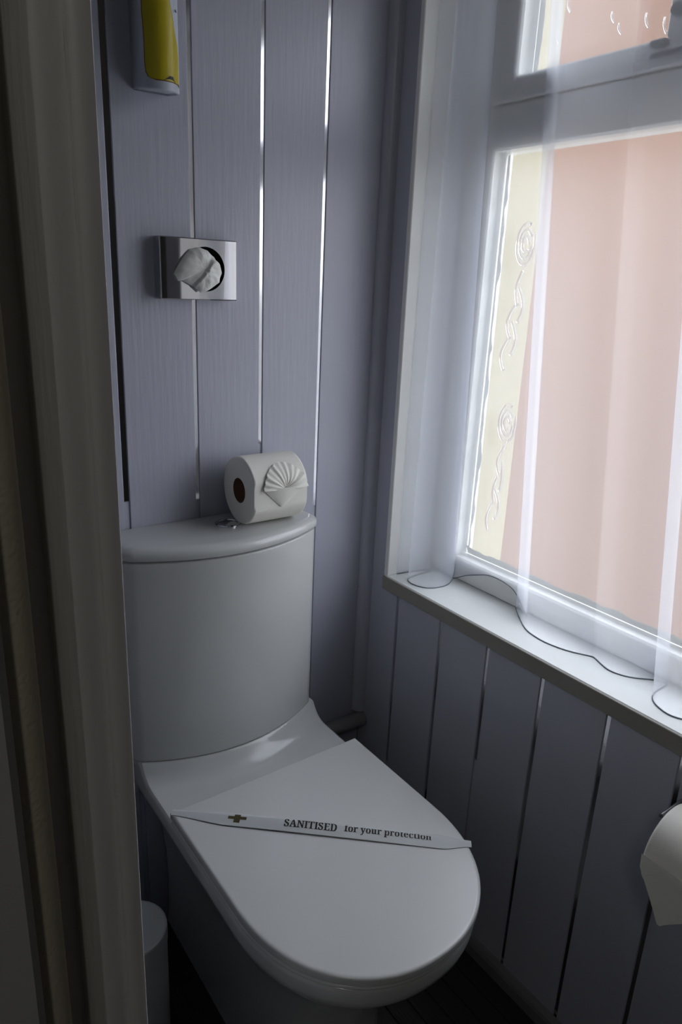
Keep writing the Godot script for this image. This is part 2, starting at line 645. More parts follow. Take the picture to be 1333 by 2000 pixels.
func outside() -> void:
	var a := box_obj("wall_outside", Vector3(5.0, -2.6, -12.0), Vector3(8.0, 3.5, -0.9), mats["peach render"])
	tag(a, "peach rendered wall of the building across the alley", "wall", "structure")
	var r := base("wall_reveal")
	tag(r, "cream rendered outer reveal beside the window", "wall", "structure")
	box_obj("wall_body", Vector3(1.15, -2.6, -4.0), Vector3(1.282, 2.3, 0.085), mats["cream render"], r, 0.01)
	box_obj("wall_body", Vector3(1.15, -2.6, 0.085), Vector3(1.19, 0.70, 1.0), mats["cream render"], r, 0.01)
	box_obj("wall_body", Vector3(1.15, -2.6, 1.0), Vector3(1.19, 2.3, 6.0), mats["cream render"], r, 0.01)
	var g := box_obj("ground", Vector3(1.15, -2.8, -12.0), Vector3(8.0, -2.6, 14.0), mats["ground"])
	tag(g, "unseen pale ground outside the window, placed to bounce daylight up to the curtain", "ground", "structure")


func door_frame() -> void:
	var d := base("door_1")
	tag(d, "grey stepped door frame at the left edge of the view", "door frame", "structure")
	var m: Material = mats["trim paint"]
	# two stepped faces, each with a slightly ragged paint arris on its left edge
	var step := func(called: String, xa: float, xb: float, z0: float, z1: float, seed_: int) -> void:
		var nz := FastNoiseLite.new()
		nz.seed = seed_
		nz.frequency = 9.0
		var w := xb - xa
		var rows := []
		for k in 171:
			var y := 2.05 * k / 170
			var chip := 0.0004 * nz.get_noise_1d(y * 6.0)
			if seed_ == 2:
				chip -= 0.0009 * exp(-pow((y - 1.320) / 0.004, 2.0))
			rows.append(PackedVector3Array([Vector3(xa, y, z0), Vector3(xa + chip, y, z1 - 0.0030), Vector3(xa + chip + w * 0.04, y, z1 - 0.0021), Vector3(xa + w * 0.16, y, z1 - 0.0012), Vector3(xa + w * 0.36, y, z1 - 0.0004), Vector3(xa + w * 0.65, y, z1), Vector3(xb - 0.0007, y, z1 - 0.0002), Vector3(xb - 0.0004, y, z1 - 0.0003), Vector3(xb, y, z1 - 0.0012), Vector3(xb - 0.0002, y, z1 - 0.004), Vector3(xb - 0.0004, y, z0)]))
		var st := MB.new()
		st.loft(rows)
		st.cap(rows[170], Vector3.UP)
		obj(called, st, m, d)
	step.call("architrave", 0.0784, 0.0907, 0.77, 0.8465, 1)
	step.call("architrave", 0.0902, 0.0990, 0.74, 0.8530, 2)
	box_obj("lining", Vector3(0.060, 0, 0.70), Vector3(0.0900, 2.05, 0.795), m, d, 0.001)
	box_obj("head", Vector3(0.085, 2.05, 0.70), Vector3(XW, 2.3, 0.83), m, d, 0.002)


func outline(hw: float, zb: float, zf: float, y: float, ex := 2.15) -> PackedVector3Array:
	# D shape: straight back and sides, rounded front
	var zs := maxf(zf - 0.212, zb + 0.02)
	var p := PackedVector3Array()
	for k in 56:
		p.append(Vector3(AX - hw, y, lerpf(zb, zs, k / 56.0)))
	for k in 49:
		var a := PI * k / 48.0
		var c := -cos(a)
		p.append(Vector3(AX + hw * signf(c) * pow(absf(c), 2.0 / ex), y, zs + (zf - zs) * pow(sin(a), 2.0 / ex)))
	for k in range(1, 57):
		p.append(Vector3(AX + hw, y, lerpf(zs, zb, k / 56.0)))
	for k in range(1, 24):
		p.append(Vector3(lerpf(AX + hw, AX - hw, k / 24.0), y, zb))
	return p


func arc_z(dx: float) -> float:
	return 0.151 - 1.652 * minf(dx * dx, 0.0353)


func deck(x: float, z: float) -> float:
	var d := z - arc_z(x - CX)
	var f := 1.0 if d < 0.0 else pow(maxf(0.0, 1.0 - d / 0.046), 2.4)
	return 0.4545 + 0.030 * f


func cistern_ring(y: float, inset: float) -> PackedVector3Array:
	var hw := 0.1875 - inset
	var p := PackedVector3Array()
	var zc := arc_z(hw) - inset
	p.append(Vector3(CX - hw, y, 0.002))
	for k in 4:
		p.append(Vector3(CX - hw, y, lerpf(0.03, zc - 0.012, k / 3.0)))
	for k in 41:
		var dx := lerpf(-hw, hw, k / 40.0)
		var z := arc_z(dx) - inset
		var e := maxf(0.0, absf(dx) - (hw - 0.010)) / 0.010
		p.append(Vector3(CX + dx, y, z - 0.0085 * (1.0 - sqrt(maxf(0.0, 1.0 - e * e)))))
	for k in 4:
		p.append(Vector3(CX + hw, y, lerpf(zc - 0.012, 0.03, k / 3.0)))
	p.append(Vector3(CX + hw, y, 0.002))
	for k in range(1, 8):
		p.append(Vector3(lerpf(CX + hw, CX - hw, k / 8.0), y, 0.002))
	return p


func toilet() -> void:
	var t := base("toilet")
	tag(t, "white ceramic close-coupled toilet with its flat lid closed", "toilet")
	var cer: Material = mats["ceramic"]
	# pan: levels from the floor to the rim
	var rings := []
	var levels := [[0.0, 0.112, 0.540], [0.02, 0.109, 0.533], [0.10, 0.106, 0.525], [0.18, 0.108, 0.528], [0.25, 0.116, 0.545], [0.31, 0.132, 0.578], [0.355, 0.152, 0.614], [0.39, 0.170, 0.642], [0.412, 0.181, 0.658], [0.424, 0.1855, 0.665], [0.434, 0.187, 0.667]]
	for l in levels:
		rings.append(outline(l[1], 0.004, l[2], l[0]))
	var st := MB.new()
	for e in [[0.0, 0.187, 0.667, -0.006], [0.002, 0.1855, 0.6655, -0.0018], [0.006, 0.182, 0.662, 0.0]]:
		var r := outline(e[1], 0.004 + e[0] * 0.3, e[2], 0.0)
		for k in r.size():
			r[k].y = deck(r[k].x, r[k].z) + e[3]
		rings.append(r)
	st.loft(rings)
	var rows := []
	for k in 201:
		var z := lerpf(0.0058, 0.660, k / 200.0)
		var zs := 0.662 - 0.212
		var hw := 0.182
		if z > zs:
			hw *= pow(maxf(0.0, 1.0 - pow((z - zs) / 0.212, 2.15)), 1.0 / 2.15)
		var row := PackedVector3Array()
		for q in 121:
			var x := AX + hw * (q / 60.0 - 1.0)
			row.append(Vector3(x, deck(x, z), z))
		rows.append(row)
	st.grid(rows, false, -1.0)
	obj("pan", st, cer, t)
	# cistern
	st = MB.new()
	rings = [cistern_ring(0.476, 0.004), cistern_ring(0.4845, 0.004), cistern_ring(0.4865, 0.0015), cistern_ring(0.490, 0.0)]
	for y in [0.55, 0.62, 0.70, 0.78, 0.85]:
		rings.append(cistern_ring(y, 0.0))
	rings.append_array([cistern_ring(0.860, 0.0), cistern_ring(0.8628, 0.0012), cistern_ring(0.8636, 0.008)])
	st.loft(rings)
	st.cap(rings[-1], Vector3.UP)
	var cis := obj("cistern", st, cer, t)
	st = MB.new()
	rings = [cistern_ring(0.8640, 0.010), cistern_ring(0.8660, 0.0095), cistern_ring(0.8662, -0.001), cistern_ring(0.8680, -0.0028), cistern_ring(0.8735, -0.0036), cistern_ring(0.878, -0.0028), cistern_ring(0.8815, -0.0005), cistern_ring(0.8842, 0.003), cistern_ring(0.8858, 0.0075), cistern_ring(0.8865, 0.0125), cistern_ring(0.8866, 0.016)]
	st.loft(rings)
	st.cap(rings[-1], Vector3.UP)
	st.cap(rings[0], Vector3.DOWN)
	obj("cistern_lid", st, cer, cis)
	st = MB.new()
	st.lathe(Vector3(0.556, 0.8866, 0.058), [Vector2(0.0225, -0.002), Vector2(0.0225, 0.0022), Vector2(0.0205, 0.0034), Vector2(0.0180, 0.0030), Vector2(0.0176, 0.0016), Vector2(0.0165, 0.0022), Vector2(0.009, 0.0030), Vector2(0.0002, 0.0032)], 40)
	obj("flush_button", st, mats["chrome"], cis)
	# seat and lid
	for part in [["seat", 0.237, 0.186, 0.669, 0.4555, 0.4625], ["lid", 0.236, 0.187, 0.672, 0.4648, LIDY]]:
		st = MB.new()
		var z: float = part[1]
		var hw: float = part[2]
		var zf: float = part[3]
		var y0: float = part[4]
		var y1: float = part[5]
		rings = []
		for e in [[0.004, 0.0], [0.001, 0.0008], [0.0, 0.0025], [0.0, -0.0035], [0.0007, -0.0016], [0.0021, -0.0004], [0.0040, 0.0], [0.0055, 0.0]]:
			var i: float = e[0]
			var first: bool = rings.size() < 3
			rings.append(outline(hw - i, z + i, zf - i, (y0 if first else y1) + e[1]))
		st.loft(rings)
		st.cap(rings[-1], Vector3.UP)
		st.cap(rings[0], Vector3.DOWN)
		obj(part[0], st, mats["seat plastic"], t)


func smooth_path(c: Array, per: int) -> Array:
	# Catmull-Rom through points given as arrays
	var out := []
	for k in c.size() - 1:
		var p0: Vector3 = c[maxi(k - 1, 0)]
		var p1: Vector3 = c[k]
		var p2: Vector3 = c[k + 1]
		var p3: Vector3 = c[mini(k + 2, c.size() - 1)]
		for q in per:
			out.append(p1.cubic_interpolate(p2, p0, p3, q / float(per)))
	out.append(c[-1])
	return out


func curtain() -> void:
	# (x, hem height, z) along the hem, from the back-wall end towards the camera
	var y := SILL + 0.001
	var hem := [Vector3(0.945, y, 0.0845), Vector3(0.985, y, 0.090), Vector3(1.015, y, 0.098), Vector3(1.020, y, 0.106), Vector3(0.990, y, 0.110), Vector3(0.958, y, 0.113), Vector3(0.944, y, 0.121), Vector3(0.938, y, 0.138), Vector3(0.941, y, 0.158), Vector3(0.951, y, 0.173), Vector3(0.966, y, 0.181), Vector3(0.986, y, 0.184), Vector3(1.008, y + 0.004, 0.182), Vector3(1.024, y + 0.020, 0.175), Vector3(1.031, 0.757, 0.166), Vector3(1.029, 0.750, 0.156), Vector3(1.024, 0.738, 0.152), Vector3(1.022, 0.724, 0.158), Vector3(1.030, 0.721, 0.170), Vector3(1.033, 0.736, 0.198), Vector3(1.034, 0.748, 0.228), Vector3(1.034, 0.759, 0.259), Vector3(1.034, 0.761, 0.289), Vector3(1.034, 0.757, 0.318), Vector3(1.032, 0.750, 0.336), Vector3(1.018, 0.742, 0.362), Vector3(1.004, 0.736, 0.384), Vector3(1.005, 0.732, 0.388), Vector3(1.012, 0.730, 0.378), Vector3(1.024, 0.728, 0.355), Vector3(1.029, 0.725, 0.343), Vector3(1.024, 0.722, 0.347), Vector3(1.010, y, 0.367), Vector3(0.990, y, 0.394), Vector3(0.978, y, 0.418), Vector3(0.973, y, 0.451), Vector3(0.977, y, 0.482), Vector3(0.986, y, 0.507), Vector3(0.999, y, 0.529), Vector3(1.002, y, 0.538), Vector3(0.995, y, 0.554), Vector3(0.987, y, 0.577), Vector3(0.991, y, 0.598), Vector3(1.002, y, 0.615), Vector3(1.022, y, 0.634), Vector3(1.032, y, 0.648), Vector3(1.026, y, 0.656), Vector3(1.0, y, 0.657), Vector3(0.978, y, 0.662), Vector3(0.963, y, 0.673), Vector3(0.954, y, 0.689), Vector3(0.951, y, 0.706), Vector3(0.957, y, 0.722), Vector3(0.972, y, 0.735), Vector3(0.996, y, 0.745), Vector3(1.02, y, 0.758), Vector3(1.03, y, 0.778), Vector3(1.018, y, 0.803), Vector3(0.99, y, 0.818), Vector3(0.97, y, 0.842), Vector3(0.976, y, 0.870), Vector3(1.0, y, 0.89), Vector3(1.02, y, 0.912), Vector3(1.0, y, 0.94), Vector3(0.972, y, 0.962), Vector3(0.955, y, 0.985)]
	var low := smooth_path(hem, 5)
	var zb := [0.08, 0.10, 0.12, 0.17, 0.345, 0.389, 0.665, 0.985]
	var zt := [0.080, 0.098, 0.128, 0.146, 0.262, 0.302, 0.545, 0.93]
	var top := []
	for p in low:
		var k := 0
		while k < zb.size() - 2 and p.z > zb[k + 1]:
			k += 1
		var z := lerpf(zt[k], zt[k + 1], (p.z - zb[k]) / (zb[k + 1] - zb[k]))
		top.append(Vector3(0.985 + (p.x - 0.985) * 0.9, 1.77, maxf(z, 0.0835)))
	var rows := []
	for r in 25:
		var row := PackedVector3Array()
		for k in low.size():
			var yy := lerpf(low[k].y, 1.935, r / 24.0)
			var u: float = (yy - SILL) / (1.77 - SILL)
			var p: Vector3 = low[k].lerp(top[k], u)
			row.append(Vector3(clampf(p.x, 0.925, 1.0355), yy, clampf(p.z, 0.0832, 0.9985)))
		rows.append(row)
	var c := base("curtain")
	tag(c, "sheer white net curtain hanging in soft folds over the window", "curtain")
	var st := MB.new()
	st.grid(rows, false, 1.0)
	obj("net", st, mats["white net"], c)
	st = MB.new()
	st.tube(rows[0], 0.0011, 6)
	obj("hem", st, mats["grey hem line"], c)
	st = MB.new()
	st.tube(PackedVector3Array([Vector3(0.985, 1.936, 0.083), Vector3(0.985, 1.934, 0.54), Vector3(0.985, 1.936, 0.999)]), 0.0025, 8)
	obj("curtain_wire", st, mats["dull steel"], c)


func lid_strip() -> void:
	var a := Vector3(0.3615, 0, 0.240)
	var b := Vector3(0.7205, 0, 0.556)
	var length := (b - a).length()
	var u := (b - a) / length
	var f := Vector3(-u.z, 0, u.x)            # across, towards the camera
	# across the strip: back edge, ridge, front edge; the arch dies away at the ends
	var surf := func(s: float, c: float) -> Vector3:
		# c = metres from the ridge, negative behind it
		var k := clampf(s / length, 0.0, 1.0)
		var lift := sin(PI * clampf(k * 0.92 + 0.06, 0.0, 1.0))
		var ridge := 0.0012 + 0.0085 * lift
		var h := ridge
		if c < 0.0:
			h = lerpf(ridge, 0.0006, pow(clampf(-c / 0.011, 0.0, 1.0), 0.9))
		else:
			h = lerpf(ridge, 0.0006 + 0.0022 * lift, pow(clampf(c / 0.019, 0.0, 1.0), 1.25))
		var narrow := lerpf(0.45, 1.0, smoothstep(0.0, 0.2, k) * smoothstep(0.0, 0.1, 1.0 - k))
		return a + u * s + f * (c * narrow - 0.003) + Vector3(0, LIDY + h, 0)
	var o := base("paper_strip")
	tag(o, "white printed paper hygiene strip laid across the closed toilet lid", "paper strip")
	var rows := []
	for k in 49:
		var s := lerpf(-0.0015, length + 0.0005, k / 48.0)
		var row := PackedVector3Array()
		for q in 17:
			row.append(surf.call(s, lerpf(-0.011, 0.019, q / 16.0)))
		rows.append(row)
	var back := []
	for row in rows:
		var r2 := PackedVector3Array()
		for p in row:
			r2.append(p - Vector3(0, 0.00025, 0))
		back.append(r2)
	var st := MB.new()
	st.grid(rows, false, 1.0)
	st.grid(back, false, -1.0)
	obj("paper_band", st, mats["strip paper"], o)
	# the ends tucked down round the lid
	for e in [0, 48]:
		st = MB.new()
		var out := u * (-0.0008 if e == 0 else 0.0008)
		for q in 16:
			var p1: Vector3 = rows[e][q]
			var p2: Vector3 = rows[e][q + 1]
			st.quad(p1, p2, Vector3(p2.x, LIDY - 0.004, p2.z) + out, Vector3(p1.x, LIDY - 0.004, p1.z) + out, out)
		obj("tucked_end", st, mats["strip paper"], o)
	# print bent on to the paper
	var bend := func(called: String, verts: PackedVector3Array, tris: PackedInt32Array, s0: float, c0: float, slope: float, m: Material) -> void:
		var mb := MB.new()
		# cut fine enough to follow the paper
		var todo := []
		for k in range(0, tris.size(), 3):
			todo.append([verts[tris[k]], verts[tris[k + 1]], verts[tris[k + 2]]])
		while todo:
			var q: Array = todo.pop_back()
			var far := 0
			for e in 3:
				if q[e].distance_to(q[(e + 1) % 3]) > q[far].distance_to(q[(far + 1) % 3]):
					far = e
			var p0: Vector3 = q[far]
			var p1: Vector3 = q[(far + 1) % 3]
			var p2: Vector3 = q[(far + 2) % 3]
			if p0.distance_to(p1) > 0.0025:
				var pm := (p0 + p1) / 2
				todo.append([p0, pm, p2])
				todo.append([pm, p1, p2])
				continue
			var p := []
			for w in [p0, p1, p2]:
				var pos: Vector3 = surf.call(s0 + w.x, c0 - w.y - slope * w.x)
				p.append(pos + Vector3(0, 0.0003, 0) + f * 0.00015)
			mb.tri(p[0], p[1], p[2], Vector3.UP)
		obj(called, mb, m, o)
	for word in [["SANITISED", "Droid Serif", 0.183, 0.084, 0.0138], ["for your protection", "Droid Serif", 0.279, 0.137, 0.0138]]:
		var tm := TextMesh.new()
		var fnt := SystemFont.new()
		fnt.font_names = PackedStringArray([word[1]])
		fnt.font_weight = 700
		tm.font = fnt
		tm.text = word[0]
		tm.font_size = 64
		tm.pixel_size = 0.001
		tm.depth = 0.0
		tm.curve_step = 2.0
		tm.horizontal_alignment = HORIZONTAL_ALIGNMENT_LEFT
		var arr := tm.get_mesh_arrays()
		var vs: PackedVector3Array = arr[Mesh.ARRAY_VERTEX]
		var id: PackedInt32Array = arr[Mesh.ARRAY_INDEX] if arr[Mesh.ARRAY_INDEX] != null else PackedInt32Array(range(vs.size()))
		var lo := Vector2(1e9, 1e9)
		var hi := Vector2(-1e9, -1e9)
		for p in vs:
			lo = lo.min(Vector2(p.x, p.y))
			hi = hi.max(Vector2(p.x, p.y))
		var kx: float = word[3] / (hi.x - lo.x)
		for k in vs.size():
			vs[k] = Vector3((vs[k].x - lo.x) * kx, (vs[k].y - lo.y) * kx * 1.05 - (0.0 if word[0] == "SANITISED" else 0.0032), 0)
		# struck twice, a hair apart, for the heavy face
		var once := vs.size()
		var ids := id.size()
		for k in once:
			vs.append(vs[k] + Vector3(0.0004, 0.0, 0))
		for k in ids:
			id.append(id[k] + once)
		bend.call("lettering", vs, id, word[2], 0.0118 if word[0] == "SANITISED" else 0.0100, 0.0 if word[0] == "SANITISED" else 0.022, mats["print"])
	var cv := PackedVector3Array()
	var ci := PackedInt32Array()
	for r in [[0.0, 0.0045, 0.030, 0.0095], [0.010, -0.001, 0.020, 0.015]]:
		for q in 8:
			var k := cv.size()
			var ya: float = lerpf(r[1], r[3], q / 8.0)
			var yb: float = lerpf(r[1], r[3], (q + 1) / 8.0)
			cv.append_array([Vector3(r[0], ya, 0), Vector3(r[2], ya, 0), Vector3(r[2], yb, 0), Vector3(r[0], yb, 0)])
			ci.append_array([k, k + 1, k + 2, k, k + 2, k + 3])
	bend.call("cross_mark", cv, ci, 0.092, 0.0125, 0.0, mats["cross print"])


func spare_roll() -> void:
	# on the cistern lid; axis along x, its front a little flattened
	var t := base("toilet_roll", Vector3(0.5765, 0.8868, 0.0635))
	tag(t, "white toilet roll with a fan-folded end on the cistern lid", "toilet roll")
	var r := 0.0610
	var ln := 0.108
	var prof := func(a: float, rr: float) -> Vector2:
		# (z, y) round the roll
		var p := Vector2(cos(a), sin(a)) * rr
		if rr > 0.05:
			p.x = minf(p.x, 0.0555 + 0.05 * (rr - r))
		return p + Vector2(0, r)
	var st := MB.new()
	var rings := []
	for e in [[0.0, 0.0225], [0.0, r - 0.003], [0.0012, r - 0.0008], [0.004, r], [ln - 0.004, r], [ln - 0.0012, r - 0.0008], [ln, r - 0.003], [ln, 0.0225]]:
		var ring := PackedVector3Array()
		for k in 64:
			var q: Vector2 = prof.call(TAU * k / 64, e[1])
			ring.append(Vector3(e[0], q.y, q.x))
		rings.append(ring)
	st.grid([rings[0], rings[1]], true, 1.0)
	st.grid(rings.slice(1, 7), true, 1.0)
	st.grid([rings[6], rings[7]], true, 1.0)
	obj("paper", st, mats["tissue paper"], t)
	st = MB.new()
	for rad in [0.0226, 0.0212]:
		var two := []
		for x in [0.0005, ln - 0.0005]:
			var ring := PackedVector3Array()
			for k in 40:
				ring.append(Vector3(x, r + sin(TAU * k / 40) * rad, cos(TAU * k / 40) * rad))
			two.append(ring)
		st.grid(two, true, 1.0 if rad > 0.022 else -1.0)
	obj("cardboard_core", st, mats["cardboard"], t)
	# pleated fan folded out on the front, and the pocket it is tucked into
	var cx := 0.0615
	var hub := Vector3(cx, r + 0.010, 0.0580)
	st = MB.new()
	var pleats := 11
	var rows := []
	for q in 7:
		var rad := lerpf(0.004, 0.044, q / 6.0)
		var row := PackedVector3Array()
		for k in pleats * 4 + 1:
			var a := lerpf(PI * 0.99, 0.01, k / (pleats * 4.0))
			var zig := absf(fposmod(k / 4.0, 1.0) * 2.0 - 1.0)
			var x := hub.x + cos(a) * rad * 1.02
			var up := sin(a) * rad * 0.98
			# follow the curve of the roll
			var yy := hub.y + up
			var dy := minf(yy - r, 0.058)
			var zz := minf(sqrt(maxf(0.0, r * r - dy * dy)), 0.0555)
			row.append(Vector3(x, yy, zz + 0.0025 + zig * (0.0036 + 0.0016 * sin(k * 0.9)) * rad / 0.044 + 0.0035 * sin(PI * q / 6.0)))
		rows.append(row)
	st.grid(rows, false, 1.0)
	obj("folded_fan", st, mats["tissue paper"], t)
	st = MB.new()
	rows = []
	for q in 9:
		var w := q / 8.0
		var row := PackedVector3Array()
		for k in 13:
			var s := k / 6.0 - 1.0
			var half := lerpf(0.046, 0.004, w)
			row.append(Vector3(cx + s * half - 0.006 * w, hub.y + 0.004 - 0.036 * w, 0.0562 + (0.0075 * (1.0 - s * s) + 0.001) * (1.0 - w * 0.85)))
		rows.append(row)
	st.grid(rows, false, 1.0)
	obj("tucked_pocket", st, mats["tissue paper"], t)


func holder_roll() -> void:
	var ax := Vector3(0.857, 0.590, 0.0)
	var z0 := 0.780
	var z1 := 0.885
	var t := base("toilet_roll", Vector3(0.857, 0.590, z0))
	tag(t, "white toilet roll hanging under the window sill, its end folded to a point", "toilet roll")
	var st := MB.new()
	var rad := 0.060
	var rings := []
	for e in [[0.0, 0.021], [0.0, rad - 0.003], [0.0012, rad - 0.0008], [0.004, rad], [z1 - z0 - 0.004, rad], [z1 - z0 - 0.001, rad - 0.001], [z1 - z0, rad - 0.003], [z1 - z0, 0.021]]:
		var ring := PackedVector3Array()
		for k in 64:
			ring.append(Vector3(cos(TAU * k / 64) * e[1], sin(TAU * k / 64) * e[1], e[0]))
		rings.append(ring)
	st.grid([rings[0], rings[1]], true, -1.0)
	st.grid(rings.slice(1, 7), true, -1.0)
	st.grid([rings[6], rings[7]], true, -1.0)
	obj("paper", st, mats["tissue paper"], t)
	st = MB.new()
	for rr in [0.0212, 0.020]:
		var two := []
		for z in [0.0005, z1 - z0 - 0.0005]:
			var ring := PackedVector3Array()
			for k in 32:
				ring.append(Vector3(cos(TAU * k / 32) * rr, sin(TAU * k / 32) * rr, z))
			two.append(ring)
		st.grid(two, true, -1.0)
	obj("cardboard_core", st, mats["cardboard"], t)
	# hanging sheet with its corners folded in
	st = MB.new()
	var rows := []
	for q in 13:
		var w := q / 12.0
		var yy := lerpf(0.012, -0.0775, w)
		var lo := 0.0 if yy > -0.012 else (-0.012 - yy) * 0.56
		var hi := 0.105 if yy > -0.012 else 0.105 - (-0.012 - yy) * 1.0
		var row := PackedVector3Array()
		for k in 9:
			row.append(Vector3(-rad - 0.0016 + 0.004 * sin(w * 2.2), yy, lerpf(lo, maxf(hi, lo + 0.004), k / 8.0)))
		rows.append(row)
	st.grid(rows, false, 1.0)
	obj("folded_sheet", st, mats["tissue paper"], t)
	var h := base("roll_holder")
	tag(h, "small chrome wall bracket carrying the hanging toilet roll", "roll holder")
	st = MB.new()
	st.tube(PackedVector3Array([ax + Vector3(0, 0, z0 - 0.008), ax + Vector3(0, 0, 0.83), ax + Vector3(0, 0, z1 + 0.012)]), 0.0085, 16)
	obj("spindle", st, mats["chrome"], h)
	st = MB.new()
	st.tube(PackedVector3Array([ax + Vector3(0.0, 0, z0 - 0.007), ax + Vector3(0.02, 0.012, z0 - 0.007), ax + Vector3(0.045, 0.035, z0 - 0.007), Vector3(XW - 0.0005, 0.635, z0 - 0.007)]), 0.005, 10)
	obj("arm", st, mats["chrome"], h)
	st = MB.new()
	st.box(Vector3(0.833, 0.638, 0.774), Vector3(XW - 0.0005, 0.645, 0.7795), 0.002)
	obj("cover_flap", st, mats["dull steel"], h)


func bag_dispenser() -> void:
	var d := base("bag_dispenser", Vector3(0.459, 1.2695, 0.0005))
	tag(d, "square-cornered chrome sanitary bag dispenser on the boarded wall", "dispenser")
	var w := 0.1345
	var h := 0.0945
	var dep := 0.025
	# front plate with a round hole, folded sides
	var hc := Vector2(0.0772, 0.0480)
	var hr := 0.0345
	var st := MB.new()
	var ring_in := []
	var ring_out := []
	for k in 64:
		var a := TAU * k / 64
		var dir := Vector2(cos(a), sin(a))
		ring_in.append(hc + dir * hr)
		var tx := ((w - 0.0015 - hc.x) if dir.x > 0 else (hc.x - 0.0015)) / maxf(absf(dir.x), 1e-5)
		var ty := ((h - 0.0015 - hc.y) if dir.y > 0 else (hc.y - 0.0015)) / maxf(absf(dir.y), 1e-5)
		ring_out.append(hc + dir * minf(tx, ty))
	# exact corners
	for cn in [Vector2(0.0015, 0.0015), Vector2(w - 0.0015, 0.0015), Vector2(w - 0.0015, h - 0.0015), Vector2(0.0015, h - 0.0015)]:
		var best := 0
		for k in 64:
			if ring_out[k].distance_to(cn) < ring_out[best].distance_to(cn):
				best = k
		ring_out[best] = cn
	for k in 64:
		var k2 := (k + 1) % 64
		var o1: Vector2 = ring_out[k]
		var o2: Vector2 = ring_out[k2]
		var i1: Vector2 = ring_in[k]
		var i2: Vector2 = ring_in[k2]
		st.quad(Vector3(i1.x, i1.y, dep), Vector3(i2.x, i2.y, dep), Vector3(o2.x, o2.y, dep), Vector3(o1.x, o1.y, dep), Vector3.BACK)
		st.quad(Vector3(i1.x, i1.y, dep), Vector3(i2.x, i2.y, dep), Vector3(i2.x, i2.y, dep - 0.002), Vector3(i1.x, i1.y, dep - 0.002), Vector3(hc.x - i1.x, hc.y - i1.y, 0))
	var fr := [Vector3(0.0015, 0.0015, dep), Vector3(w - 0.0015, 0.0015, dep), Vector3(w - 0.0015, h - 0.0015, dep), Vector3(0.0015, h - 0.0015, dep)]
	var bk := [Vector3(0, 0, dep - 0.0015), Vector3(w, 0, dep - 0.0015), Vector3(w, h, dep - 0.0015), Vector3(0, h, dep - 0.0015)]
	var outs := [Vector3.DOWN, Vector3.RIGHT, Vector3.UP, Vector3.LEFT]
	for k in 4:
		var k2 := (k + 1) % 4
		st.quad(fr[k], fr[k2], bk[k2], bk[k], outs[k] + Vector3.BACK)
		st.quad(bk[k], bk[k2], Vector3(bk[k2].x, bk[k2].y, 0), Vector3(bk[k].x, bk[k].y, 0), outs[k])
	obj("cover", st, mats["chrome"], d)
	box_obj("back_plate", Vector3(0.002, 0.002, 0.0), Vector3(w - 0.002, h - 0.002, 0.002), mats["cavity"], d, 0.0005)
	# the bag pulled out through the hole
	var b := base("sanitary_bag", Vector3(0.459, 1.2695, 0.0005))
	tag(b, "crumpled white bag sticking out of the chrome dispenser's round hole", "bag")
	var nz := FastNoiseLite.new()
	nz.seed = 11
	nz.frequency = 45.0
	# outline in the plate's plane, from the middle (metres)
	var rim := [Vector2(0.030, -0.019), Vector2(0.0345, -0.004), Vector2(0.031, 0.008), Vector2(0.024, 0.020), Vector2(0.012, 0.029), Vector2(-0.003, 0.0335), Vector2(-0.018, 0.0295), Vector2(-0.031, 0.017), Vector2(-0.041, 0.002), Vector2(-0.0455, -0.008), Vector2(-0.040, -0.019), Vector2(-0.033, -0.018), Vector2(-0.016, -0.026), Vector2(-0.003, -0.036), Vector2(0.006, -0.0335), Vector2(0.018, -0.027)]
	st = MB.new()
	var rows := []
	for q in 12:
		var s := q / 11.0
		var row := PackedVector3Array()
		for k in 96:
			var f := k / 96.0 * rim.size()
			var p: Vector2 = rim[int(f)].lerp(rim[(int(f) + 1) % rim.size()], f - int(f)) * maxf(s, 0.01)
			var a := p.angle()
			var z := 0.026 + 0.016 * sqrt(maxf(0.0, 1.0 - s * s * 0.96)) + 0.0016 * s * s * sin(a * 5.0 + 0.8) + 0.0028 * nz.get_noise_2d(p.x * 1.0, p.y * 1.0)
			# a loose flap lies over the lower right
			z += 0.0055 * smoothstep(-0.0012, 0.0012, p.x * 0.78 - p.y * 0.62 - 0.004) * smoothstep(0.016, 0.012, p.y)
			row.append(Vector3(hc.x - 0.0102 + p.x, hc.y + p.y - 0.0005, z))
		rows.append(row)
	st.grid(rows, true, 1.0)
	# neck going back into the box
	var ring2 := PackedVector3Array()
	for k in 96:
		var p: Vector3 = rows[11][k]
		ring2.append(Vector3(hc.x + (p.x - hc.x) * 0.55, hc.y + (p.y - hc.y) * 0.55, 0.012))
	st.grid([rows[11], ring2], true, 1.0)
	obj("bag_film", st, mats["bag plastic"], b)


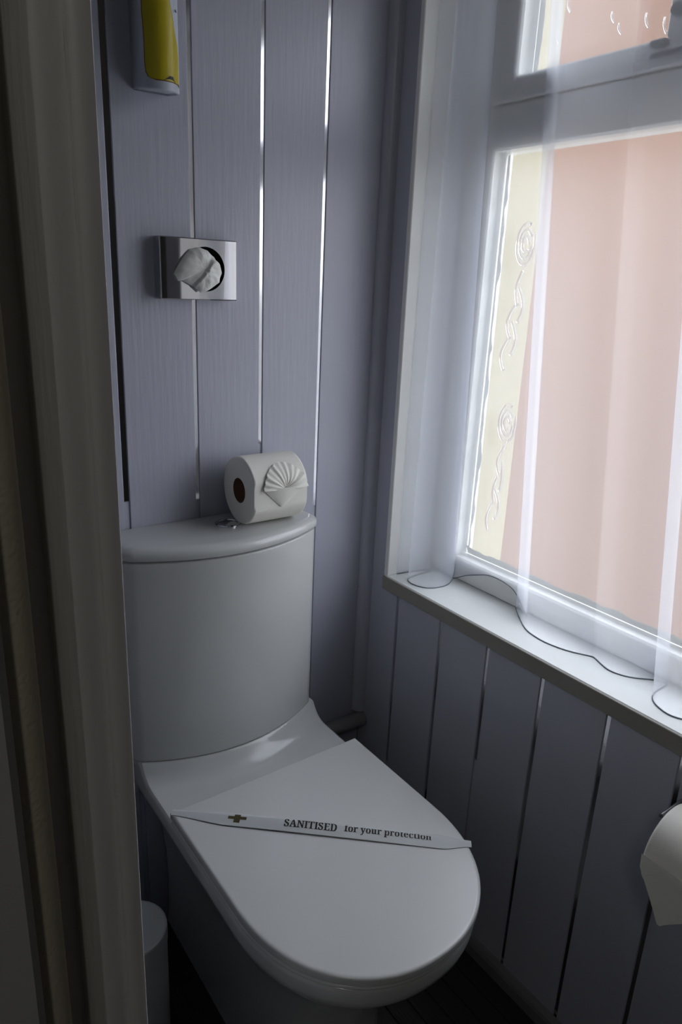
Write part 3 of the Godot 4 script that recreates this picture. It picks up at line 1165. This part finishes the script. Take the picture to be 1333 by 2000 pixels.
func soap_dispenser() -> void:
	var x0 := 0.4345
	var x1 := 0.4925
	var y0 := 1.5615
	var y1 := 1.76
	var d := base("soap_dispenser")
	tag(d, "white wall soap dispenser with a yellow label, high on the boarded wall", "dispenser")
	var front := func(u: float) -> Vector2:
		return Vector2(lerpf(x0, x1, u), 0.0385 + 0.0230 * (1.0 - pow(absf(u * 2.0 - 1.0), 2.3)))
	var plan := PackedVector2Array([Vector2(x0 + 0.001, 0.0005), Vector2(x0, 0.037)])
	for k in 17:
		plan.append(front.call(k / 16.0))
	plan.append_array([Vector2(x1, 0.037), Vector2(x1 - 0.001, 0.0005)])
	var rings := []
	for e in [[y0 + 0.004, 0.90], [y0 + 0.0015, 0.965], [y0 + 0.004, 1.0], [y0 + 0.02, 1.0], [y0 + 0.1, 1.0], [y1 - 0.01, 1.0], [y1 - 0.003, 0.97], [y1, 0.9]]:
		var ring := PackedVector3Array()
		for p in plan:
			# the underside slopes down to the front
			var drop: float = -0.008 * p.y / 0.068 if e[0] < y0 + 0.01 else 0.0
			ring.append(Vector3((x0 + x1) / 2 + (p.x - (x0 + x1) / 2) * e[1], e[0] + drop, 0.0005 + (p.y - 0.0005) * (0.5 + 0.5 * e[1])))
		rings.append(ring)
	var st := MB.new()
	st.loft(rings)
	st.cap(rings[0], Vector3.DOWN)
	st.cap(rings[-1], Vector3.UP)
	obj("body", st, mats["dispenser plastic"], d)
	# yellow label: left and right limits across the front at each height
	var lim := [[1.5690, 0.28, 0.93], [1.5702, 0.17, 0.955], [1.5725, 0.12, 0.957], [1.578, 0.085, 0.955], [1.59, 0.07, 0.95], [1.605, 0.07, 0.94], [1.618, 0.07, 0.90], [1.628, 0.065, 0.80], [1.64, 0.06, 0.74], [1.652, 0.05, 0.70], [1.664, 0.05, 0.64], [1.68, 0.06, 0.60], [1.70, 0.08, 0.55], [1.72, 0.14, 0.45]]
	for lay in [["label_edge", 0.0004, 0.012, "label edge"], ["label", 0.0008, 0.0, "yellow label"]]:
		st = MB.new()
		var rows := []
		for l in lim:
			var row := PackedVector3Array()
			for k in 13:
				var u: float = lerpf(l[1] - lay[2], l[2] + lay[2], k / 12.0)
				var p: Vector2 = front.call(clampf(u, 0.0, 1.0))
				row.append(Vector3(p.x, l[0] + (-0.0012 if lay[2] > 0 and l == lim[0] else 0.0), p.y + lay[1]))
			rows.append(row)
		st.grid(rows, false, -1.0)
		obj(lay[0], st, mats[lay[3]], d)
	# dark printed patch at the label's foot and a scrap of print on the white
	var patch := func(poly: Array) -> void:
		var mb := MB.new()
		var c := Vector2.ZERO
		for p in poly:
			c += p / poly.size()
		for k in poly.size():
			var q := []
			for p in [c, poly[k], poly[(k + 1) % poly.size()]]:
				var g: Vector2 = front.call(p.x)
				q.append(Vector3(g.x, p.y, g.y + 0.0013))
			mb.tri(q[0], q[1], q[2], Vector3.BACK)
		obj("label_print", mb, mats["label print"], d)
	patch.call([Vector2(0.42, 1.5692), Vector2(0.50, 1.572), Vector2(0.58, 1.5755), Vector2(0.68, 1.5755), Vector2(0.71, 1.572), Vector2(0.76, 1.5688)])
	patch.call([Vector2(0.88, 1.567), Vector2(0.885, 1.5705), Vector2(0.945, 1.569), Vector2(0.945, 1.5655)])
	patch.call([Vector2(0.80, 1.661), Vector2(0.84, 1.658), Vector2(0.90, 1.659), Vector2(0.845, 1.6605)])


func bin() -> void:
	var b := base("bin", Vector3(0.281, 0, 0.252))
	tag(b, "small white cylindrical bin standing on the floor left of the toilet", "bin")
	var st := MB.new()
	st.lathe(Vector3.ZERO, [Vector2(0.0515, 0.0), Vector2(0.0535, 0.002), Vector2(0.0545, 0.27)], 64)
	obj("body", st, mats["bin plastic"], b)
	st = MB.new()
	st.lathe(Vector3.ZERO, [Vector2(0.0545, 0.2705), Vector2(0.0556, 0.2715), Vector2(0.0556, 0.2965), Vector2(0.0548, 0.2992), Vector2(0.052, 0.300), Vector2(0.0002, 0.300)], 64)
	obj("lid", st, mats["bin plastic"], b)
